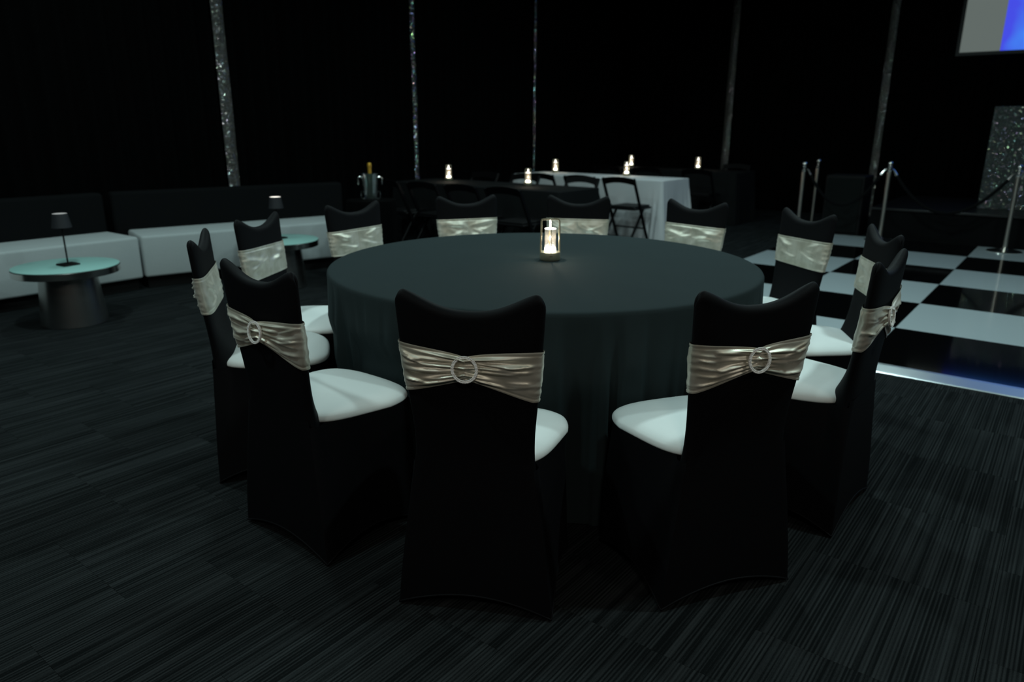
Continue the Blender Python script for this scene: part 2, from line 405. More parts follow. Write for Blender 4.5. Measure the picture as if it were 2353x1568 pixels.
for sx in (-.237, .237): MB().box(sx-.006, sx+.006, .2, .32, .5, .56, bev=.003).build('handle', M['blackmatt'], spk, smooth=False)
scr = empty('projection_screen', 'wall-hung projection screen showing a blue picture beside a grey margin', 'screen', ST(-1.72, 12.38, 2.32), RZ)
fr = MB()
fr.box(-.02, 3.6, -.02, .03, -.02, .025); fr.box(-.02, 3.6, -.02, .03, 2.0, 2.05); fr.box(-.02, .022, -.02, .03, .026, 1.999); fr.box(3.558, 3.6, -.02, .03, .026, 1.999)
fr.build('frame', simple('black_screen_border', (.006, .006, .006), .5), scr, smooth=False)
def screen_mat():
    m, n, l, b = mat('projected_picture'); tc = n.new('ShaderNodeTexCoord'); sp = n.new('ShaderNodeSeparateXYZ'); l.new(tc.outputs['Object'], sp.inputs[0])
    nz = n.new('ShaderNodeTexNoise'); nz.inputs['Scale'].default_value = 1.3; l.new(tc.outputs['Object'], nz.inputs['Vector'])
    cr = n.new('ShaderNodeValToRGB'); e = cr.color_ramp.elements; e[0].position = .40; e[0].color = (.060, .075, .78, 1); e[1].position = .60; e[1].color = (.055, .24, .90, 1)
    ad = n.new('ShaderNodeMath'); ad.operation = 'MULTIPLY_ADD'; ad.inputs[1].default_value = .55; ad.inputs[2].default_value = 0
    # picture brightens towards its middle
    mr = n.new('ShaderNodeMapRange'); mr.inputs[1].default_value = .48; mr.inputs[2].default_value = 1.4; mr.inputs[3].default_value = -.12; mr.inputs[4].default_value = .30
    l.new(sp.outputs['X'], mr.inputs[0]); s_ = n.new('ShaderNodeMath'); s_.operation = 'ADD'; l.new(nz.outputs[0], s_.inputs[0]); l.new(mr.outputs[0], s_.inputs[1])
    l.new(s_.outputs[0], cr.inputs[0])
    gt = n.new('ShaderNodeMath'); gt.operation = 'GREATER_THAN'; gt.inputs[1].default_value = .50; l.new(sp.outputs['X'], gt.inputs[0])
    mx = n.new('ShaderNodeMix'); mx.data_type = 'RGBA'; mx.inputs[6].default_value = (.118, .142, .132, 1)
    l.new(gt.outputs[0], mx.inputs[0]); l.new(cr.outputs[0], mx.inputs[7]); l.new(mx.outputs[2], b.inputs['Emission Color'])
    setp(b, Base_Color=(.02, .02, .02), Emission_Strength=.80, Roughness=.8, Specular_IOR_Level=.1)
    return m
MB().box(.023, 3.557, -.005, .01, .026, 1.999).build('screen_surface', screen_mat(), scr, smooth=False)
# ------------------------------------------------------------------ SOFAS
def sofa(loc, rz, L, label, gap=0.):
    r = empty('sofa', label, 'sofa', loc, rz, 'low pale grey velvet sofas with black backs')
    # local x along the front (0..L), y backwards
    def cushion(x0, x1, y0, y1, z0, z1, rr, m, name, puff=.01):
        nx, ny = 28, 12; vs = []; fs = []
        bm = bmesh.new(); bmesh.ops.create_cube(bm, size=1)
        for v in bm.verts: v.co = Vector((x0+(v.co.x+.5)*(x1-x0), y0+(v.co.y+.5)*(y1-y0), z0+(v.co.z+.5)*(z1-z0)))
        bmesh.ops.bevel(bm, geom=bm.edges[:], offset=rr, segments=4, profile=.5, affect='EDGES')
        me = bpy.data.meshes.new(name); bm.to_mesh(me); bm.free(); me.polygons.foreach_set('use_smooth', [True]*len(me.polygons))
        return link(name, me, m, r)
    cushion(0.004, L-.004, 0, .53, .10, .447, .022, M['velvetgrey'], 'seat_cushion')
    MB().box(.03, L-.03, .06, .62, 0, .098).build('plinth', M['blackmatt'], r, smooth=False)
    cushion(0.004-gap, L-.004, .52, .66, .09, .775, .03, M['velvetblack'], 'backrest')
    return r
# sofa 1: front right corner at (-3.087,5.99), runs back along -(.605,.796)
sofa((-3.087-2.4*.6052, 5.99-2.4*.7961, 0), atan2(.7961, .6052), 2.4, 'pale grey velvet sofa with black back at the left edge, behind the nearer coffee table')
sofa((-3.083, 5.995, 0), atan2(.605, .796), 2.06, 'pale grey velvet sofa with black back behind the farther coffee table', .10)
# ------------------------------------------------------------------ COFFEE TABLES
def coffee():
    r = empty('coffee_table', '', 'table')
    MB().lathe([(.206, 0), (.209, .004), (.199, .12), (.188, .24), (.178, .352)], 64).build('pedestal', M['brushed'], r)
    MB().lathe([(.18, .3521), (.325, .353), (.330, .356), (.330, .396), (.327, .399), (.318, .3995)], 80).build('rim', M['chrome'], r)
    MB().lathe([(.3175, .3996), (.3265, .3998), (.3265, .4035), (.324, .405)], 80).build('glass_top', M['teal'], r)
    return r
ct = coffee()
place(ct, (-3.07, 4.93, 0), 0, 'round teal-topped coffee table with steel drum base, nearer and fully in view', 'round coffee tables before the sofas')
c2 = copy_tree(ct); place(c2, (-1.985, 6.15, 0), 0, 'round teal-topped coffee table partly hidden behind a covered chair back')
def lamp(loc, rz, label, glow, tilt):
    r = empty('table_lamp', label, 'lamp', loc, rz, 'cordless lamps on the coffee tables')
    MB().box(-.055, .055, -.055, .055, 0, .012, bev=.003).build('base', M['blackmatt'], r, smooth=False)
    MB().lathe([(.0055, .0122), (.0055, .27)], 16).build('stem', M['blackmatt'], r)
    sh = MB().lathe([(.060, .258), (.0615, .258), (.046, .352), (.045, .352), (.044, .350), (.059, .260), (.060, .258)], 40, cap=False).build('lamp_shade', M['shade'], r)
    MB().lathe([(.0, .347), (.0443, .347), (.0446, .3512), (.0, .3520)], 32, cap=False).build('diffuser', glow, sh)
    return r
lamp((-3.055, 4.93, .405), RZ+.1, 'dark cordless table lamp with dim top, on the nearer teal table', M['lampdim'], 0)
lamp((-2.0, 6.20, .405), RZ+.1, 'dark cordless table lamp with glowing top, on the farther teal table', M['lampglow'], 0)
# ------------------------------------------------------------------ COVERED CHAIRS
W_TAB = smooth_tab([(0, .221), (.08, .214), (.23, .196), (.385, .174), (.475, .163), (.55, .164), (.66, .175), (.795, .187), (.91, .194), (.96, .195)])
Y_TAB = smooth_tab([(0, .032), (.12, .033), (.25, .038), (.42, .042), (.50, .041), (.60, .032), (.72, .018), (.80, .009), (.93, 0), (.96, -.001)])
def cw(z): return interp(W_TAB, z)
def cy(z): return interp(Y_TAB, z)
TH = .041
def zt(s):
    a = abs(s); u = min(1, a/.90)**1.55; h = .885+.050*(.50*u*u*(3-2*u)+.50*min(1, a/.90)**2)
    if a > .90: h -= .028*(1-max(0, 1-min(1, (a-.90)/.10)**2.4)**(1/2.4))
    return h
def slab_mesh():
    NA, NV = 96, 50; vs = []; z0 = .40
    def us(k):      # angle round the slab; dense at the side edges
        return 2*pi*k/NA
    for j in range(NV):
        v = sin(pi/2*j/(NV-1))**1.0 if False else j/(NV-1)
        v = 1-(1-v)**1.7
        for k in range(NA):
            h_ = NA//2; q = (k % h_)/h_
            x = cos(pi*q)*(1 if k < h_ else -1); x = x*(1.25-.25*x*x) if abs(x) < 1 else x
            t = (max(0, 1-abs(x)**6)**.5)*(1 if k < h_ else -1)
            ztop = zt(x); z = z0+(ztop-z0)*v
            close = sqrt(max(0, 1-max(0, (v-.955)/.045)**2.2)) if v > .955 else 1
            w_ = cw(z); bow = .010*(1-x*x)*min(1, max(0, (z-.5)/.2))
            y = cy(z)+TH/2+t*TH/2*close
            if t > 0 and z < .62: y += .080*t*(1-.80*x**4)*((.62-z)/.22)**1.8
            if v > .97: x *= 1-.04*((v-.97)/.03)
            vs.append((x*w_, y, z))
    fs = grid_faces(NA, NV, True)
    # close the top: join front and back points of the last ring
    b = (NV-1)*NA
    for k in range(NA//2): 
        k2 = (k+1); m1 = (NA-k) % NA; m2 = NA-k-1
        f = []
        for q in (b+k, b+k2, b+m2, b+m1):
            if q not in f: f.append(q)
        if len(f) >= 3: fs.append(tuple(f))
    fs.append(tuple(range(NA-1, -1, -1)))
    return vs, fs
def plan_pt(u, z):
    """point of the skirt outline, u in 0..4 (back, right, front, left side)"""
    wb = cw(z)+.0015; yb = cy(z)-.0012
    f = z/.46
    wf = .224-.016*min(1, f); yf = .425+.018*f*f
    rc = .018+.05*max(0, f)**4
    side = int(u) % 4; s = u-int(u)
    BL, BR, FR, FL = Vector((-wb, yb)), Vector((wb, yb)), Vector((wf, yf)), Vector((-wf, yf))
    C = [BL, BR, FR, FL]; N_ = [Vector((0, -1)), Vector((1, 0)), Vector((0, 1)), Vector((-1, 0))]
    a, b = C[side], C[(side+1) % 4]
    p = a.lerp(b, s)
    bow = [0., .012, .02, .012][side]*sin(pi*s)
    p = p + N_[side]*(-bow*sin(pi*min(1, f))*(1-f) + ([0, .010, .030, .010][side])*sin(pi*s)*max(0, f)**3)
    # rounded front corners
    for c, isf in ((BR, 0), (FR, 1), (FL, 1), (BL, 0)):
        d = (p-c).length; r = rc*(1 if isf else .35)
        if d < r:
            ctr = Vector((0, .24)); p = p + (ctr-c).normalized()*(r-d)*.30
    return p
def p_back(sd, s): return 1 if sd == 0 else 0
_SR = {}
def seat_radius(th):
    if not _SR:
        pts = []
        for i in range(720):
            q = seat_outline(2*pi*i/720)-Vector((0, .25)); pts.append((atan2(q.y, q.x), q.length))
        for k in range(360):
            a = -pi+2*pi*k/360; _SR[k] = min(pts, key=lambda p: abs((p[0]-a+pi) % (2*pi)-pi))[1]
    return _SR[int(round((th+pi)/(2*pi)*360)) % 360]
def seat_outline(a):
    # superellipse-like plan: narrow at the back, wide near the front
    c, s = cos(a), sin(a)
    x = (abs(c)**.50)*(1 if c > 0 else -1); y = (abs(s)**.50)*(1 if s > 0 else -1)
    yy = .262+.197*y
    w_ = .168+(.222-.168)*min(1, max(0, (yy-.06)/.26))
    if yy > .33: w_ -= .012*((yy-.33)/.13)**2
    return Vector((x*w_, yy+.014*(1-x*x)*(1 if y > 0 else 0)*max(0, y)))
def skirt_mesh():
    n = 26; us = []
    for sd in range(4):
        for i in range(n):
            q = i/n; us.append(sd+(.5-.5*cos(pi*q)))
    NV = 26; vs = []
    arch = [.048, .052, .045, .052]
    for j in range(NV):
        v = j/(NV-1)
        for u in us:
            sd = int(u) % 4; s = u-int(u)
            h0 = .004+arch[sd]*sin(pi*s)**.85
            z = h0+((.449 if p_back(sd, s) < .5 else .470)-h0)*v
            p = plan_pt(u, z)
            q = p-Vector((0, .25)); R = seat_radius(atan2(q.y, q.x))*.992; k = max(0, (v-.35)/.65)**2
            if p.y > .085: p = Vector((0, .25))+q*(1+(R/q.length-1)*k)
            if v > .97 and sd: z -= .0
            vs.append((p.x, p.y, z))
    return vs, grid_faces(len(us), NV, True)
cov = MB(); cov.add(*slab_mesh()); cov.add(*skirt_mesh())
cover_me = mesh('chair_cover', cov.v, cov.f, True, 1.1); cover_me.materials.append(M['spandex'])
def hem_mesh():
    pts = []
    n = 20; arch = [.048, .052, .045, .052]
    for sd in range(4):
        for i in range(n):
            s = .5-.5*cos(pi*i/n); h0 = .0045+arch[sd]*sin(pi*s)**.85; p = plan_pt(sd+s, h0); pts.append((p.x, p.y, h0+.002))
    return MB().tube(pts, .0032, 6, True)
hb = hem_mesh(); hem_me = mesh('hem', hb.v, hb.f, True); hem_me.materials.append(M['spandex'])
def seat_mesh():
    NA = 72; rings = [(.965, .4465), (.997, .448), (1.006, .4520), (1.006, .457), (.997, .463), (.975, .4685), (.93, .4740), (.85, .480), (.70, .4865), (.45, .4915), (.2, .494)]
    vs = []; ctr = Vector((0, .25))
    for k, z in rings:
        for i in range(NA):
            p = seat_outline(2*pi*i/NA); q = ctr+(p-ctr)*k; vs.append((q.x, q.y, z-.006*max(0, (q.y-.40)/.06)))
    fs = grid_faces(NA, len(rings), True); b = (len(rings)-1)*NA
    vs.append((0, .25, .4943)); fs += [(b+i, b+(i+1) % NA, len(vs)-1) for i in range(NA)]
    fs.append(tuple(range(NA-1, -1, -1)))
    return vs, fs
v_, f_ = seat_mesh(); seat_me = mesh('seat_pad', v_, f_, True); seat_me.materials.append(M['seatwhite'])
# sash around the back: u runs round the slab, v up the band
def slab_loop(z, off, N=176):
    pts = []
    M_ = 720
    w_ = cw(z); yc = cy(z)+TH/2
    for k in range(M_):
        a = -pi/2+2*pi*k/M_; c, s_ = cos(a), sin(a)     # start at the middle of the back face
        x = (abs(c)**.34)*(1 if c >= 0 else -1); t = (abs(s_)**.75)*(1 if s_ >= 0 else -1)
        pts.append(Vector((x*(w_+off), yc+t*(TH/2+off))))
    L = [0]
    for k in range(M_): L.append(L[-1]+(pts[(k+1) % M_]-pts[k]).length)
    out = []; j = 0
    for i in range(N):
        d = L[-1]*i/N
        while L[j+1] < d: j += 1
        f = (d-L[j])/max(1e-9, L[j+1]-L[j]); out.append(pts[j].lerp(pts[(j+1) % M_], f))
    return out
def sash_mesh(seed, tl, tr, bl, br, cz, cx):
    """tl,tr,bl,br: heights of the band at its left/right edge; cz centre height; cx offset of the pinch"""
    rnd = random.Random(seed); N, NV = 220, 46
    ph = [rnd.uniform(0, 6.28) for _ in range(12)]
    FD = []
    for side in range(2):
        L_ = []
        for k in range(6):      # long pleats that fan out from the buckle
            v0 = (k+.6)/6.4+rnd.uniform(-.02, .02); v1 = (k+.5)/6.2+rnd.uniform(-.10, .10)
            L_.append((v0, v1, rnd.uniform(-.05, .05), -.02 if k % 2 else rnd.uniform(.0, .12), rnd.uniform(.55, 1.06), rnd.uniform(.0075, .0125), rnd.uniform(.050, .085)))
        for k in range(6):      # short curls at the side edge
            v1 = rnd.uniform(.15, .9); L_.append((v1-rnd.uniform(.15, .5), v1, .0, rnd.uniform(.45, .65), 1.1, rnd.uniform(.003, .006), rnd.uniform(.03, .05)))
        FD.append(L_)
    FF = []
    for side in range(2):
        FF.append([(rnd.uniform(.1, .9), rnd.uniform(0., 1.), 0, rnd.uniform(-.1, .3), rnd.uniform(.6, 1.1), rnd.uniform(.0018, .0048), rnd.uniform(.05, .10)) for k in range(7)])
    cache = {}
    vs = []
    Wm = cw(.73)
    rows = [[None]*N for _ in range(NV)]
    NZ = 24; zt_ = [.60+.26*i/NZ for i in range(NZ+1)]
    loops = [slab_loop(z, .0035, N) for z in zt_]
    def lp(i, z):
        q = (z-.60)/.26*NZ; q = min(NZ-1e-6, max(0, q)); a = int(q); return loops[a][i].lerp(loops[a+1][i], q-a)
    for i in range(N):
        base = loops[12][i]; x = base.x; back = base.y < cy(.73)+TH/2
        rx = x/Wm
        # band limits: linear left-right + pinch at the back centre
        k = (rx+1)/2
        top = tl+(tr-tl)*k; bot = bl+(br-bl)*k
        dist = min(1., abs(x-cx)/(Wm*.97))
        if back:
            pin = (1-dist)**1.25; g = 1/(1+pin*0)
            hw0 = (top-bot)/2; mid0 = (top+bot)/2
            e = dist**.85
            hw = .0315+(hw0-.0315)*e; mid = cz+(mid0-cz)*e**1.1
            top, bot = mid+hw, mid-hw
        for j in range(NV):
            v = j/(NV-1); z = bot+(top-bot)*v
            edge = min(v, 1-v)
            hemk = min(1, max(0, (edge-.05)/.07))
            if back:
                h = .0015
                for (v0, v1, cv, d0, d1, am, sg) in FD[0 if x < cx else 1]:
                    if d0 < dist < d1:
                        q = (dist-d0)/(d1-d0); env = sin(pi*q)**.7
                        if d0 < 0: env = min(1, (1-q)*1.6)**1.3
                        vk = v0+(v1-v0)*dist+cv*sin(pi*dist); e_ = (v-vk)/sg
                        if e_ < 0: e_ *= 1.8
                        h += am*env*math.exp(-e_*e_)
                h *= hemk*(1-.75*max(0, (dist-.9)/.1))
                h += .011*(1-dist)**7
                if dist > .88: h += .0008*sin(2*pi*(3.9*v+.7*sin(5*v+ph[7]))+ph[4])*((dist-.88)/.12)*hemk
            else:
                d = abs(rx); h = .001
                for (v0, v1, cv, d0, d1, am, sg) in FF[0 if x < 0 else 1]:
                    if d0 < d < d1:
                        q = (d-d0)/(d1-d0); vk = v0+(v1-v0)*d; h += am*sin(pi*q)**.6*math.exp(-((v-vk)/sg)**2)
                h *= hemk
                h += -.0018*math.exp(-((x-.004)/.0030)**2)
                if d > .88: h += .0008*sin(2*pi*(3.3*v+.8*sin(4*v+ph[6]))+ph[5])*((d-.88)/.12)*hemk
            h += -.0016*math.exp(-((edge-.068)/.010)**2)+.0010*math.exp(-((edge-.03)/.022)**2)
            p = lp(i, z); c_in = Vector((p.x*.9, cy(z)+TH/2))
            if abs(p.x) > Wm*.985: nrm = Vector((1 if p.x > 0 else -1, (p.y-c_in.y)*8)).normalized()
            else: nrm = Vector((0, -1 if back else 1))
            nb = loops[12][(i+1) % N]-loops[12][i-1]; nrm = Vector((nb.y, -nb.x)).normalized()
            q = p+nrm*h
            rows[j][i] = (q.x, q.y, z)
    for r in rows: vs += r
    fs = grid_faces(N, NV, True)
    return vs, fs
RING = MB()
rp = []
RB = MB()
for rr, off, nb in ((.0262, 0, 46), (.0300, .0, 52)):
    for k in range(nb):
        a = 2*pi*k/nb; c = Vector((rr*cos(a), -.0022, rr*sin(a)))
        r0 = .00215; t = (1+sqrt(5))/2; s = 1/sqrt(1+t*t)
        ic = [(-1, t, 0), (1, t, 0), (-1, -t, 0), (1, -t, 0), (0, -1, t), (0, 1, t), (0, -1, -t), (0, 1, -t), (t, 0, -1), (t, 0, 1), (-t, 0, -1), (-t, 0, 1)]
        fi = [(0, 11, 5), (0, 5, 1), (0, 1, 7), (0, 7, 10), (0, 10, 11), (1, 5, 9), (5, 11, 4), (11, 10, 2), (10, 7, 6), (7, 1, 8), (3, 9, 4), (3, 4, 2), (3, 2, 6), (3, 6, 8), (3, 8, 9), (4, 9, 5), (2, 4, 11), (6, 2, 10), (8, 6, 7), (9, 8, 1)]
        RB.add([c+Vector(q)*s*r0 for q in ic], fi)
RB.tube([(.0281*cos(2*pi*k/48), .0006, .0281*sin(2*pi*k/48)) for k in range(48)], .0030, 8, True)
ring_me = mesh('buckle', RB.v, RB.f, False); ring_me.materials.append(M['strass'])
SV = {}
def sash_me(key, *a):
    if key not in SV:
        v, f = sash_mesh(*a); me = mesh('sash', v, f, True); me.materials.append(M['satin']); SV[key] = me
    return SV[key]
CH = dict(A=(-.111, 1.728, 79.3), B=(.645, 1.809, 110.0), C=(-.767, 2.091, 51.5), L=(1.240, 2.306, 140.8), K=(1.532, 2.940, 171.8),
          J=(1.484, 3.620, 198.6), I=(1.052, 4.138, 226.1), H=(.400, 4.430, 257.5), G=(-.283, 4.415, 291.8), F=(-.875, 3.948, 323.8),
          E=(-1.189, 3.343, 349.6), D=(-1.208, 2.734, 14.0))
# sash: top-left, top-right, bottom-left, bottom-right heights, pinch height and offset (seen from behind)
SA = dict(A=(3, .800, .790, .660, .650, .740, -.007), B=(5, .796, .790, .656, .654, .742, .0), C=(8, .788, .785, .644, .638, .733, .0), L=(12, .790, .808, .643, .610, .734, .0))
FRONT = [(21, .800, .800, .662, .664, .732, 0), (22, .803, .797, .660, .668, .732, 0), (23, .797, .803, .664, .658, .732, 0), (24, .800, .799, .660, .660, .732, 0)]
LB = {'A': 'covered chair nearest the camera, round buckle centred on its champagne sash', 'B': 'covered chair at front right, white seat showing on its left, buckle facing the camera', 'C': 'covered chair at front left whose sash slants down to the right', 'L': 'rightmost covered chair, seen almost side on with its buckle in profile', 'K': 'covered chair at right, partly hidden behind the rightmost chair', 'J': 'covered chair at right before the white floor panels, two rope posts behind it', 'I': 'covered chair at far right of the round table, before the white-clothed table end', 'H': 'covered chair directly behind the gold lantern on the round table', 'G': 'covered chair at the far side, first to the left of the gold lantern', 'F': 'covered chair straight below the wine bucket', 'E': 'covered chair in front of the farther coffee table and its glowing lamp', 'D': 'leftmost covered chair, seen edge on behind the chair with the slanting sash'}
chair0 = None
for k, (nm, (x, y, a)) in enumerate(CH.items()):
    par = SA.get(nm, FRONT[k % 4]); me = sash_me(par, *par)
    rz = radians(a-90)
    if chair0 is None:
        r = empty('banquet_chair', LB[nm], 'chair', (x, y, 0), rz, 'covered banquet chairs around the round table')
        link('chair_cover', cover_me, None, r); link('hem', hem_me, None, r); link('seat_pad', seat_me, None, r)['label'] = 'white stretch seat pad'
        sh = link('sash', me, None, r); sh['label'] = 'champagne satin sash'
        link('buckle', ring_me, None, sh)['label'] = 'round rhinestone buckle'
        chair0 = r
    else:
        r = chair0.copy(); COL.objects.link(r); r['label'] = LB[nm]; r.location = (x, y, 0); r.rotation_euler = (0, 0, rz)
        for ch in list(chair0.children):
            c = ch.copy(); COL.objects.link(c); c.parent = r
            if c.name.startswith('sash'): c.data = me
            for g in ch.children:
                d = g.copy(); COL.objects.link(d); d.parent = c
    for c in r.children:
        if c.name.startswith('sash'):
            for g in c.children:
                g.location = (par[6], cy(par[5])-.0215, par[5]); g.rotation_euler = (radians(-6), 0, 0); g.scale = (1.12, 1.12, 1.12)
# ------------------------------------------------------------------ ROUND TABLE
TC = Vector((.1337, 3.122)); RT = .915; ZT = .765
tb = empty('round_table', 'large round banquet table hidden under a black cloth', 'table', (TC.x, TC.y, 0))
MB().lathe([(.885, .735), (.900, .737), (.904, .745), (.900, .755), (.88, .757)], 96).build('tabletop', M['blackmatt'], tb)
for k in range(4):
    a = pi/4+k*pi/2; MB().bar((.5*cos(a), .5*sin(a), 0), (.5*cos(a), .5*sin(a), .734), .03, .03).build('leg', M['blackmatt'], tb)
def cloth():
    NA = 900; vs = []
    push = []
    for nm, (x, y, a) in CH.items():
        d = Vector((x, y))-TC; push.append((atan2(d.y, d.x), d.length-.487))
    rnd = random.Random(5)
    ph = [rnd.uniform(0, 6.28) for _ in range(6)]
    def fold(a):
        f = 1.15*sin(17*a+ph[0]+1.3*sin(3*a+ph[1]))+.6*sin(37*a+ph[2]+1.1*sin(5*a+ph[3]))+.45*sin(61*a+ph[4])
        return f/1.95
    prof = [(0, 0)]+[(r, 0) for r in (.15, .3, .5, .7, .82, .875, .895)]+[(RT-.010, -.0012), (RT-.004, -.0045), (RT-.0008, -.010), (RT, -.017)]
    for r, dz in prof[1:]:
        for i in range(NA):
            a = 2*pi*i/NA; vs.append((r*cos(a), r*sin(a), ZT+dz))
    nz = 26
    for j in range(1, nz+1):
        v = j/nz; z = (ZT-.017)*(1-v)+.006*v
        for i in range(NA):
            a = 2*pi*i/NA; f = fold(a)
            g = min(1, v*2.2)**.8
            b_ = min(1., max(0., .5+1.35*f)); b_ = b_*b_*(3-2*b_)
            r = RT-.022*g+(.066*g*(.50+.50*v))*b_+.006*g*sin(47*a+ph[5])
            for pa, pr in push:
                da = (a-pa+pi) % (2*pi)-pi; k = max(0, 1-abs(da)/.34)
                if k > 0 and z < .60:
                    lim = pr-.004+(0 if k > .35 else (.35-k)*.35)
                    s_ = min(1, max(0, (.60-z)/.08)); r = r+(min(r, lim)-r)*s_
            vs.append((r*cos(a), r*sin(a), z))
    rings = len(prof)-1+nz
    fs = grid_faces(NA, rings, True)
    fs = [f[::-1] for f in fs]
    vs.append((0, 0, ZT)); fs += [(i, (i+1) % NA, len(vs)-1) for i in range(NA)]
    return vs, fs
v_, f_ = cloth()
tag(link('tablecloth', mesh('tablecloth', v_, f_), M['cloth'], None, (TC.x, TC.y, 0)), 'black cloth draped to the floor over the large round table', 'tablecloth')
# ------------------------------------------------------------------ LANTERNS
def lantern():
    r = empty('lantern', '', 'lantern')
    b = MB().lathe([(.040, 0), (.0405, .003), (.0438, .0035), (.0452, .006), (.0452, .034), (.0440, .0365), (.0, .0365)], 48).build('base', M['gold'], r)
    MB().lathe([(.0395, .0), (.0395, .0028)], 32).build('foot_ring', M['blackmatt'], b)
    MB().box(-.006, .006, -.0458, -.0450, .0215, .0235).build('switch', M['blackmatt'], b, smooth=False)
    for k in range(2):
        fr_ = MB(); pts = []
        R, Z0, Z1, cr_ = .0415, .0368, .178, .009
        path = [(-R, Z0), (-R+.002, Z1-cr_)]+[(-R+.002+cr_*(1-cos(q)), Z1-cr_+cr_*sin(q)) for q in (pi/6, pi/3, pi/2)]
        path += [(-x, z) for x, z in path[::-1]]
        for (x0, z0), (x1, z1) in zip(path, path[1:]):
            fr_.bar((x0, 0, z0), (x1, 0, z1), .0072 if abs(z1-z0) > abs(x1-x0) else .0072, .0024, side=(1, 0, 0) if abs(z1-z0) > abs(x1-x0) else (0, 0, 1), bev=.0004)
        fr_.build('frame', M['gold'], r, rot=(0, 0, k*pi/2))
    g = MB().lathe([(.0275, .038), (.0265, .05), (.0245, .08), (.0245, .136), (.0238, .136), (.0238, .08), (.0258, .05), (.0268, .038)], 40, cap=False).build('glass', M['glass'], r)
    MB().lathe([(.0, .0372), (.0262, .0375), (.0250, .0520), (.017, .0575), (.0, .0585)], 32, cap=False).build('light_source', M['led'], g)
    MB().lathe([(.0, .1362), (.0245, .1364), (.0245, .1385), (.0, .139)], 32, cap=False).build('glass_lid', M['topglow'], g)
    MB().lathe([(.004, .139), (.0035, .1745)], 12).build('hanger', M['topglow'], r)  # no lamp: emissive rod painting the bright strip of glow above the glass
    MB().tube([(-.0035, 0, .062), (-.0050, 0, .085), (-.0050, 0, .105), (-.004, 0, .126)], [.0012, .0017, .0017, .0007], 8).build('glow', M['amber'], g)  # emissive streak painted in for an amber reflection inside the glass
    return r
l0 = lantern(); place(l0, (.1655, 3.160, ZT+.0005), radians(3), 'gold framed glass lantern glowing on the round table', 'small glowing lanterns on the tables')
def pl(o):
    l = bpy.data.lights.new('lantern_glow', 'POINT'); l.energy = .9; l.color = (1, .82, .62); l.shadow_soft_size = .0025
    q = bpy.data.objects.new('lantern_glow', l); COL.objects.link(q); q.location = (0, 0, .092); q.parent = o
ZB = .722
lant = [(-5.90, 6.42, 'glowing lantern at the left end of the near black cloth, leftmost of all'), (-4.73, 6.40, 'glowing lantern on the near black cloth, just left of the big gold one'),
        (-5.87, 8.58, 'glowing lantern at the left end of the white-clothed table'), (-4.73, 8.55, 'glowing lantern near the right end of the white-clothed table'),
        (-5.82, 10.66, 'farthest glowing lantern, just above the one on the white cloth'), (-4.68, 10.66, 'glowing lantern on the far black-clothed table, rightmost of all the small ones')]
for s, t, lb in lant:
    c = copy_tree(l0); place(c, ST(s, t, ZB+.001), RZ+random.uniform(-.3, .3), lb); pl(c)
pl(l0)
